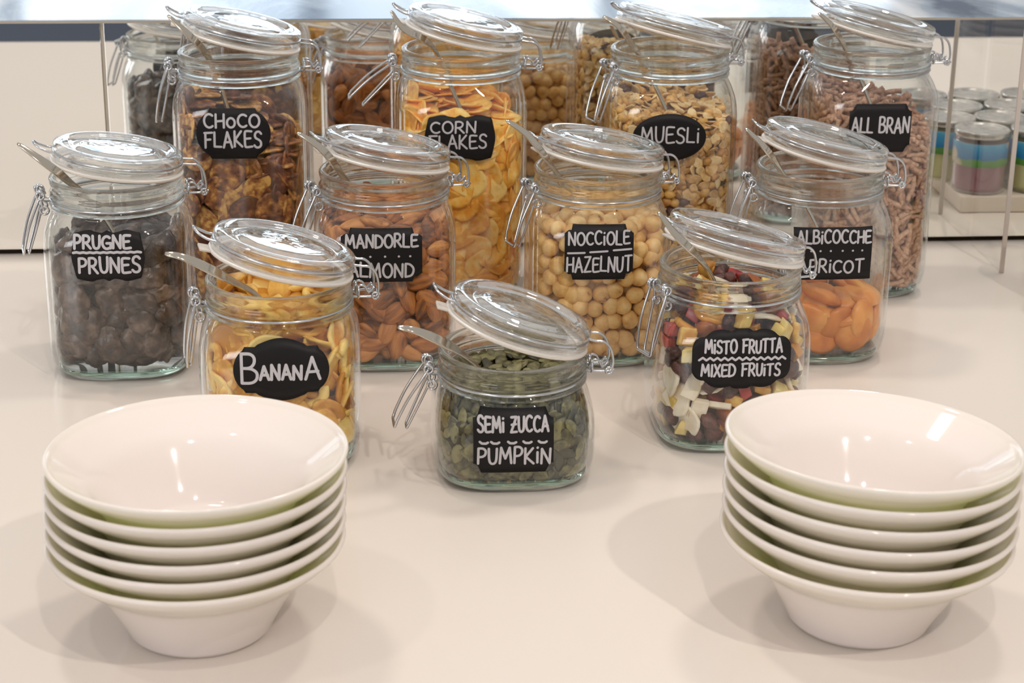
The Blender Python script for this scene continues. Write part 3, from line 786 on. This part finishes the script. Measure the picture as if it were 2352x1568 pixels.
# key: du, dz (wall spacing), top spacing, layer depth, tilt spread, flat?, front/left/right/back level offsets, max individuals, names
FILL = {
 'hazel':  dict(du=.0137, dz=.0121, dt=.0134, lay=.0110, tilt=1.5, top=.1170, sx=-.004, sy=.004, bump=.002, depth=0, n=290),
 'almond': dict(du=.0185, dz=.0118, dt=.0150, lay=.0080, tilt=.55, top=.1170, sx=-.005, sy=.004, bump=.003, depth=0, n=290),
 'corn':   dict(du=.0175, dz=.0130, dt=.0165, lay=.0070, tilt=.38, top=.1600, sx=-.010, sy=.010, bump=.003, depth=.004, n=300),
 'choco':  dict(du=.0195, dz=.0150, dt=.0180, lay=.0080, tilt=.26, top=.1480, sx=-.020, sy=.014, bump=.004, depth=.004, n=290),
 'muesli': dict(du=.0082, dz=.0068, dt=.0080, lay=.0045, tilt=.7, top=.1640, sx=-.004, sy=.008, bump=.002, depth=.001, n=300),
 'bran':   dict(du=.0165, dz=.0048, dt=.0085, lay=.0050, tilt=.45, top=.1560, sx=-.012, sy=.010, bump=.003, depth=.001, n=300),
 'prune':  dict(du=.0250, dz=.0165, dt=.0210, lay=.0130, tilt=.40, top=.0990, sx=.006, sy=.000, bump=.004, depth=0, n=200),
 'apricot': dict(du=.0290, dz=.0210, dt=.0250, lay=.0120, tilt=.50, top=.0560, sx=-.006, sy=.004, bump=.003, depth=.001, n=200),
 'banana': dict(du=.0190, dz=.0150, dt=.0170, lay=.0095, tilt=.60, top=.1130, sx=.000, sy=.004, bump=.004, depth=.003, n=290),
 'pumpkin': dict(du=.0100, dz=.0058, dt=.0090, lay=.0035, tilt=.45, top=.0640, sx=-.001, sy=.003, bump=.001, depth=.001, n=300),
 'mixed':  dict(du=.0150, dz=.0120, dt=.0140, lay=.0095, tilt=.9, top=.1060, sx=.000, sy=.003, bump=.003, depth=.001, n=290),
}
KINDWORD = {
 'hazelnut': ('roasted hazelnut packed in the hazelnut jar', 'nut', 'hazelnuts in the jar'),
 'almond': ('brown-skinned almond packed in the almond jar', 'nut', 'almonds in the jar'),
 'corn_flake': ('curled orange corn flake in the corn flakes jar', 'corn flake', 'corn flakes in the jar'),
 'cocoa_flake': ('mottled brown cocoa flake in the choco flakes jar', 'cereal flake', 'cocoa flakes in the jar'),
 'banana_chip': ('yellow dried banana chip in the banana jar', 'banana chip', 'banana chips in the jar'),
 'dried_apricot': ('soft orange dried apricot in the apricot jar', 'apricot', 'dried apricots in the jar'),
 'prune': ('wrinkled black prune pressed in the prune jar', 'prune', 'prunes in the jar'),
 'pumpkin_seed': ('flat olive green pumpkin seed in the short front jar', 'seed', 'pumpkin seeds in the jar'),
 'oat_flake': ('pale rolled oat flake in the muesli jar', 'oat flake', 'oat flakes in the muesli'),
 'muesli_cluster': ('small golden toasted cluster in the muesli jar', 'cereal cluster', 'clusters in the muesli'),
 'bran_stick': ('light brown bran stick in the bran jar', 'bran stick', 'bran sticks in the jar'),
 'coconut_chip': ('white coconut chip in the mixed fruit jar', 'coconut chip', 'coconut chips in the mixed fruit'),
 'papaya_cube': ('amber yellow candied fruit cube in the mixed fruit jar', 'fruit piece', 'candied cubes in the mixed fruit'),
 'pineapple_piece': ('pale yellow pineapple piece in the mixed fruit jar', 'fruit piece', 'pineapple pieces in the mixed fruit'),
 'red_fruit_piece': ('red candied fruit piece in the mixed fruit jar', 'fruit piece', 'red pieces in the mixed fruit'),
 'amber_fruit': ('plump amber brown dried fruit in the mixed fruit jar', 'dried fruit', 'amber fruit in the mixed fruit'),
 'banana_slice': ('curved banana slice in the mixed fruit jar', 'banana chip', 'banana slices in the mixed fruit'),
}

def excess(P, hb, wall=WALL+.0003):
    a, n = prof_at(P[:, 2], hb); a = a-wall
    a = np.where(P[:, 2] > hb-.006, np.minimum(a, .0430), a)
    return (np.abs(P[:, 0])**n+np.abs(P[:, 1])**n)**(1/n) - a

def wall_pt(s, z, hb, inset):
    """s in 0..1 round the perimeter (front = 0)"""
    a, n = prof_at(z, hb); a = float(a)-WALL-inset; n = float(n)
    if z > hb-.006: a = min(a, .0430-inset)
    tab = wall_pt.tab.get(round(n, 2))
    if tab is None:
        th = np.linspace(0, 2*pi, 361)-pi/2
        c, s_ = np.cos(th), np.sin(th); rr = 1/((np.abs(c)**n+np.abs(s_)**n)**(1/n))
        xs, ys = rr*c, rr*s_; L = np.concatenate([[0], np.cumsum(np.hypot(np.diff(xs), np.diff(ys)))])
        tab = (xs, ys, L/L[-1]); wall_pt.tab[round(n, 2)] = tab
    xs, ys, L = tab
    x = np.interp(s % 1, L, xs); y = np.interp(s % 1, L, ys)
    gx = math.copysign(abs(x)**(n-1), x); gy = math.copysign(abs(y)**(n-1), y); l = math.hypot(gx, gy)
    return Vector((x*a, y*a, z)), Vector((gx/l, gy/l, 0))
wall_pt.tab = {}

def rotm(nrm, tilt):
    t = Vector(nrm)+Vector(rng.normal(size=3)*tilt*.6); t.normalize()
    q = t.to_track_quat('Z', 'Y').to_matrix()
    return q @ Matrix.Rotation(rng.uniform(0, 2*pi), 3, 'Z')

for key, f in FILL.items():
    J = JARS[key]; hb = J['hb']; ox, oy = J['p']
    VAR = variants(key); wts = np.array([v[4] for v in VAR]); wts /= wts.sum()
    meshes = [mesh(v[0], v[2], v[3], v[1]) for v in VAR]
    def top(x, y):
        return f['top'] + f['sx']*x/.05 + f['sy']*y/.05 + f['bump']*(sin(x*150+1)+sin(y*130+2)+sin((x+y)*90))*.6
    items = []      # (matrix, variant, score)
    def place(c, nrm, tilt, score):
        vi = int(rng.choice(len(VAR), p=wts)); Rm = rotm(nrm, tilt)
        if key == 'bran' and rng.random() < .3:
            pass
        sc = rng.uniform(.92, 1.08); A = np.array(Rm)*sc
        P = VAR[vi][2]@A.T + np.array(c)
        for _ in range(4):
            e = excess(P, hb); k = int(e.argmax())
            if e[k] > 0:
                d = -P[k, :2]/max(np.linalg.norm(P[k, :2]), 1e-6)*e[k]*1.08; P[:, :2] += d; c = Vector((c[0]+d[0], c[1]+d[1], c[2]))
            m = P[:, 2].min()
            if m < .0076: c = Vector((c[0], c[1], c[2]+.0076-m)); P[:, 2] += .0076-m
            e = excess(P, hb)
            if e.max() <= 1e-5: break
        else:
            if excess(P, hb).max() > .0008: return
        items.append((c, A, vi, score))
    hx = max(np.abs(v[2][:, 2]).max() for v in VAR)
    for lay in (0, 1):
        z = .0075+f['dz']*.34; row = 0
        while z < f['top']+.03:
            inset = hx*.8 + lay*f['lay']
            per = .36*(1-lay*f['lay']/.05*.9) if z < hb-.02 else .30
            cnt = max(3, int(per/f['du']))
            for i in range(cnt):
                s = (i+.5*(row % 2)+rng.normal()*.14)/cnt
                zz = z+rng.normal()*f['dz']*.16
                p, n = wall_pt(s, zz, hb, inset+rng.uniform(0, f['depth']))
                if zz > top(p.x, p.y)-hx*.3: continue
                place(p, n, f['tilt'], (n.dot(Vector((0.05, -1, 0)))+1.2 if lay == 0 else -5))
            z += f['dz']; row += 1
    rad = min(.0500, .0500 if f['top'] < hb-.03 else .040)
    k = int(2*rad/f['dt'])+1
    for lay in (0, 1):
        for i in range(-k, k+1):
            for j in range(-k, k+1):
                x = (i+.5*(j % 2))*f['dt']+rng.normal()*f['dt']*.15; y = j*f['dt']*.87+rng.normal()*f['dt']*.15
                t = top(x, y); a, n = prof_at(t, hb)
                if (abs(x)**n+abs(y)**n)**(1/n) > a-WALL-hx*1.4: continue
                if t > hb-.01 and math.hypot(x, y) > .0425-hx: continue
                place(Vector((x, y, t-hx*.3-lay*f['lay'])), (0, 0, 1), f['tilt']*.9, (1.6 if y < .01 else 1.0) if lay == 0 else -5)
    items.sort(key=lambda q: -q[3])
    kinds = {}
    done = 0; rest = []
    for c, A, vi, score in items:
        nm = VAR[vi][0]
        if score > 0.05 and done < f['n']:
            o = bpy.data.objects.new(nm, meshes[vi]); COL.objects.link(o)
            Mx = Matrix([[*A[r], c[r]+(ox, oy, .0002)[r]] for r in range(3)]+[[0, 0, 0, 1]])
            o.matrix_world = Mx
            kw = KINDWORD.get(nm, (None,)*3)
            if nm == 'raisin':
                kw = ('dark wrinkled raisin in the %s jar' % ('muesli' if key == 'muesli' else 'mixed fruit'), 'raisin', 'raisins in the ' + ('muesli' if key == 'muesli' else 'mixed fruit'))
            fx, fz = c[0]/.05, (c[2]-.008)/max(f['top']-.008, .01)
            side = ('far left edge' if fx < -.8 else 'left' if fx < -.3 else 'middle' if fx < .3 else 'right' if fx < .8 else 'far right edge')
            lev = ('bottom' if fz < .2 else 'lower part' if fz < .42 else 'mid height' if fz < .66 else 'upper part' if fz < .88 else 'top')
            face = ' behind' if c[1] > .02 else ''
            tag(o, '%s, %s, %s%s' % (kw[0], lev, side, face), kw[1], kw[2]); done += 1
        else:
            rest.append((c, A, vi))
    # the remaining pieces and the packed middle: one object
    V, Fc, mi, mats = [], [], [], []
    def midx(m):
        if m not in mats: mats.append(m)
        return mats.index(m)
    for c, A, vi in rest:
        P = VAR[vi][2]@A.T+np.array(c); k0 = len(V); V += P.tolist()
        Fc += [tuple(i+k0 for i in q) for q in VAR[vi][3]]; mi += [midx(VAR[vi][1])]*len(VAR[vi][3])
    cm = {'mixed': 'fig', 'muesli': 'oat'}.get(key, VAR[0][1])
    nn = 40; rows = []; ins = f['lay']*1.25+hx*.9
    for zf in (.0, .12, .35, .6, .85, 1.0):
        row = []
        for i in range(nn):
            a_ = 2*pi*i/nn; zt = .0095
            zz = zt+zf*(f['top']-f['lay']-hx-zt)
            aa, en = prof_at(zz, hb); aa = float(aa)-WALL-ins
            if zz > hb-.02: aa = min(aa, .040-ins*.5)
            r_ = aa*se_dir(a_, float(en)); x, y = r_*cos(a_), r_*sin(a_)
            if zf == 1.0: zz = top(x, y)-f['lay']-hx
            row.append(len(V)); V.append((x, y, zz))
        rows.append(row)
    ct0 = len(V); V.append((0, 0, .0095)); V.append((0, 0, top(0, 0)-f['lay']-hx)); nf0 = len(Fc)
    for a, b in zip(rows, rows[1:]): Fc += [(a[i], a[(i+1) % nn], b[(i+1) % nn], b[i]) for i in range(nn)]
    Fc += [(ct0, rows[0][(i+1) % nn], rows[0][i]) for i in range(nn)]+[(ct0+1, rows[-1][i], rows[-1][(i+1) % nn]) for i in range(nn)]
    mi += [midx(cm)]*(len(Fc)-nf0)
    st = obj({'hazel': 'hazelnut_fill', 'almond': 'almond_fill', 'corn': 'corn_flake_fill', 'choco': 'cocoa_flake_fill', 'muesli': 'muesli_fill', 'bran': 'bran_fill', 'prune': 'prune_fill',
              'apricot': 'apricot_fill', 'banana': 'banana_chip_fill', 'pumpkin': 'pumpkin_seed_fill', 'mixed': 'mixed_fruit_fill'}[key], mesh('fill', V, Fc, mats, True, mi), None, (ox, oy, .0002))
    tag(st, 'mass of %s packed deeper inside their glass jar' % J['what'], 'food', None, 'stuff')

# ---------------------------------------------------------------- bowls
RB = .0825
outer = [(0, 0), (.034, 0), (.0385, .0006), (.0408, .0028), (.0422, .0060), (.0478, .0165), (.0542, .0275), (.0582, .0340), (.0622, .0378), (.0690, .0422), (.0760, .0478), (.0806, .0520), (RB-.0002, .0545), (RB, .0557), (RB-.0006, .0567), (RB-.0020, .0569)]
inner = [(.0790, .0545), (.0720, .0492), (.0655, .0442), (.0590, .0388), (.0518, .0285), (.0450, .0180), (.0395, .0105), (.0340, .0064), (.015, .0042), (0, .0040)]
bp_ = dense(outer, 2) + dense(inner, 3); bp_[0] = (0, 0); bp_[-1] = (0, bp_[-1][1])
ME['bowl'] = mesh('bowl', *lathe(bp_, 128), 'opal')
ordn = ['bottom', 'second from bottom', 'third from bottom', 'third from top', 'second from top', 'topmost']
def stack(cx, cy, side, zs, shifts):
    for i in range(6):
        dx, dy, tx, ty = shifts[i]
        o = obj('bowl', ME['bowl'], None, (cx+dx, cy+dy, zs[i]), (R(tx), R(ty), 0))
        tag(o, 'wide-rimmed white bowl, %s of the stack %s' % (ordn[i], side), 'bowl', 'white bowls stacked %s' % side)
stack(-.0875, .976, 'in front of the banana jar', [.0003, .0104, .0203, .0306, .0410, .0514],
      [(0, 0, 0, 0), (.0004, 0, 0, -.1), (.0008, 0, -.1, -.1), (.0013, 0, -.2, -.15), (.0019, 0, -.3, -.2), (.0026, 0, -.4, -.2)])
stack(.2865, .962, 'in front of the mixed fruit jar', [.0003, .0116, .0222, .0330, .0436, .0546],
      [(0, 0, 0, 1.0), (.0005, 0, -.4, 1.6), (0, 0, -.8, 1.8), (.0, 0, -1.3, 2.0), (-.0005, 0, -1.8, 2.3), (-.001, 0, -2.4, 3.0)])

# ---------------------------------------------------------------- yoghurt pots beside the divider (seen in the mirror)
tr_ = obj('serving_board', mesh('serving_board', *bevel_box(-.127, .14, -.150, .042, .0003, .0172, .002), 'edge', False), None, (.727, 1.545, 0))
tag(tr_, 'low cream serving board under the small pots, seen in the mirror', 'board')
pot_glass = thin_glass('pot_glass')
foil = nz(pmat('silver_foil', (190, 190, 186), .22, .9), [(170, 170, 168), (215, 212, 205)], scale=120, bump=.6, bscale=180)
sleeve = bpy.data.materials.new('printed_sleeve'); sleeve.use_nodes = True
nt = sleeve.node_tree; b = nt.nodes['Principled BSDF']; b.inputs['Roughness'].default_value = .35
tc = nt.nodes.new('ShaderNodeTexCoord'); sx = nt.nodes.new('ShaderNodeSeparateXYZ'); nt.links.new(tc.outputs['Object'], sx.inputs[0])
no = nt.nodes.new('ShaderNodeTexNoise'); no.inputs['Scale'].default_value = 70; nt.links.new(tc.outputs['Object'], no.inputs[0])
ad = nt.nodes.new('ShaderNodeMath'); ad.operation = 'MULTIPLY_ADD'; ad.inputs[1].default_value = .010; nt.links.new(no.outputs['Fac'], ad.inputs[0]); nt.links.new(sx.outputs['Z'], ad.inputs[2])
mr = nt.nodes.new('ShaderNodeMapRange'); mr.inputs['From Min'].default_value = .030; mr.inputs['From Max'].default_value = .062; nt.links.new(ad.outputs[0], mr.inputs['Value'])
rp = nt.nodes.new('ShaderNodeValToRGB'); e = rp.color_ramp.elements; e[0].position = 0; e[0].color = lin((70, 130, 50)); e[1].position = 1; e[1].color = lin((150, 200, 220))
for p_, c_ in ((.27, (90, 150, 60)), (.34, (30, 120, 180)), (.7, (70, 160, 205))):
    q = e.new(p_); q.color = lin(c_)
nt.links.new(mr.outputs[0], rp.inputs[0])
v2 = nt.nodes.new('ShaderNodeTexVoronoi'); v2.inputs['Scale'].default_value = 30; nt.links.new(tc.outputs['Object'], v2.inputs[0])
r2_ = nt.nodes.new('ShaderNodeValToRGB'); r2_.color_ramp.elements[0].position = .20; r2_.color_ramp.elements[0].color = (1, 1, 1, 1); r2_.color_ramp.elements[1].position = .28; r2_.color_ramp.elements[1].color = (0, 0, 0, 1)
nt.links.new(v2.outputs['Distance'], r2_.inputs[0])
mxc = nt.nodes.new('ShaderNodeMix'); mxc.data_type = 'RGBA'; nt.links.new(r2_.outputs[0], mxc.inputs['Factor']); nt.links.new(rp.outputs[0], mxc.inputs['A']); mxc.inputs['B'].default_value = lin((196, 184, 160))
nt.links.new(mxc.outputs['Result'], b.inputs['Base Color'])
fillings = {'plum purple': pmat('plum_yoghurt', (150, 100, 112), .35), 'pale green': pmat('pale_green_yoghurt', (206, 204, 150), .35), 'cream': pmat('cream_yoghurt', (224, 212, 180), .35)}
pot_rim = lathe(dense([(0, 0), (.022, 0), (.0255, .002), (.0262, .006), (.0262, .048), (.0250, .053), (.0250, .058)], 2), 40)
cont = lathe(dense([(0, .0015), (.0215, .0015), (.0242, .0035), (.0248, .007), (.0248, .047), (.0230, .050), (0, .050)], 2), 36)
slv = lathe([(.0266, .028), (.0267, .0285), (.0267, .0505), (.0266, .051)], 48)
lidm = lathe(dense([(0, .0602), (.020, .0602), (.0225, .0612), (.0255, .0620), (.0268, .0612), (.0272, .0585), (.0268, .0560), (.0258, .0556), (.0256, .0585), (.022, .0592), (0, .0592)], 2), 44)
pm = {k: mesh('pot_contents', *cont, v) for k, v in fillings.items()}
pg, ps, pl_ = mesh('pot_glass', *pot_rim, pot_glass), mesh('sleeve', *slv, sleeve), mesh('foil_lid', *lidm, foil)
rowsY = [1.5600, 1.5080, 1.4560, 1.4040]
rowsX = [[.6240, .6810, .7380], [.6060, .6600, .7180, .7740], [.6300, .6870, .7440], [.6080, .6650, .7220, .7790]]
cyc = ['plum purple', 'pale green', 'cream', 'pale green', 'cream', 'plum purple', 'cream']
seat = ['mirror', 'second', 'third', 'last']
cc = 0
for r_, (yy, xs) in enumerate(zip(rowsY, rowsX)):
    for i, xx in enumerate(xs):
        cl = cyc[cc % 7] if (r_, i) not in ((0, 0), (0, 1)) else cyc[i]; cc += 1
        pt = bpy.data.objects.new('yoghurt_pot', None); COL.objects.link(pt); pt.location = (xx, yy, .0174); pt.rotation_euler[2] = random.uniform(0, 6)
        tag(pt, '%s yoghurt pot, %s from divider, %s row from the mirror' % (cl, ['first', 'second', 'third', 'fourth'][i], ['first', 'second', 'third', 'fourth'][r_]), 'yoghurt pot', 'yoghurt pots on the serving board')
        obj('pot_glass', pg, pt); obj('pot_contents', pm[cl], pt); obj('sleeve', ps, pt); obj('foil_lid', pl_, pt)
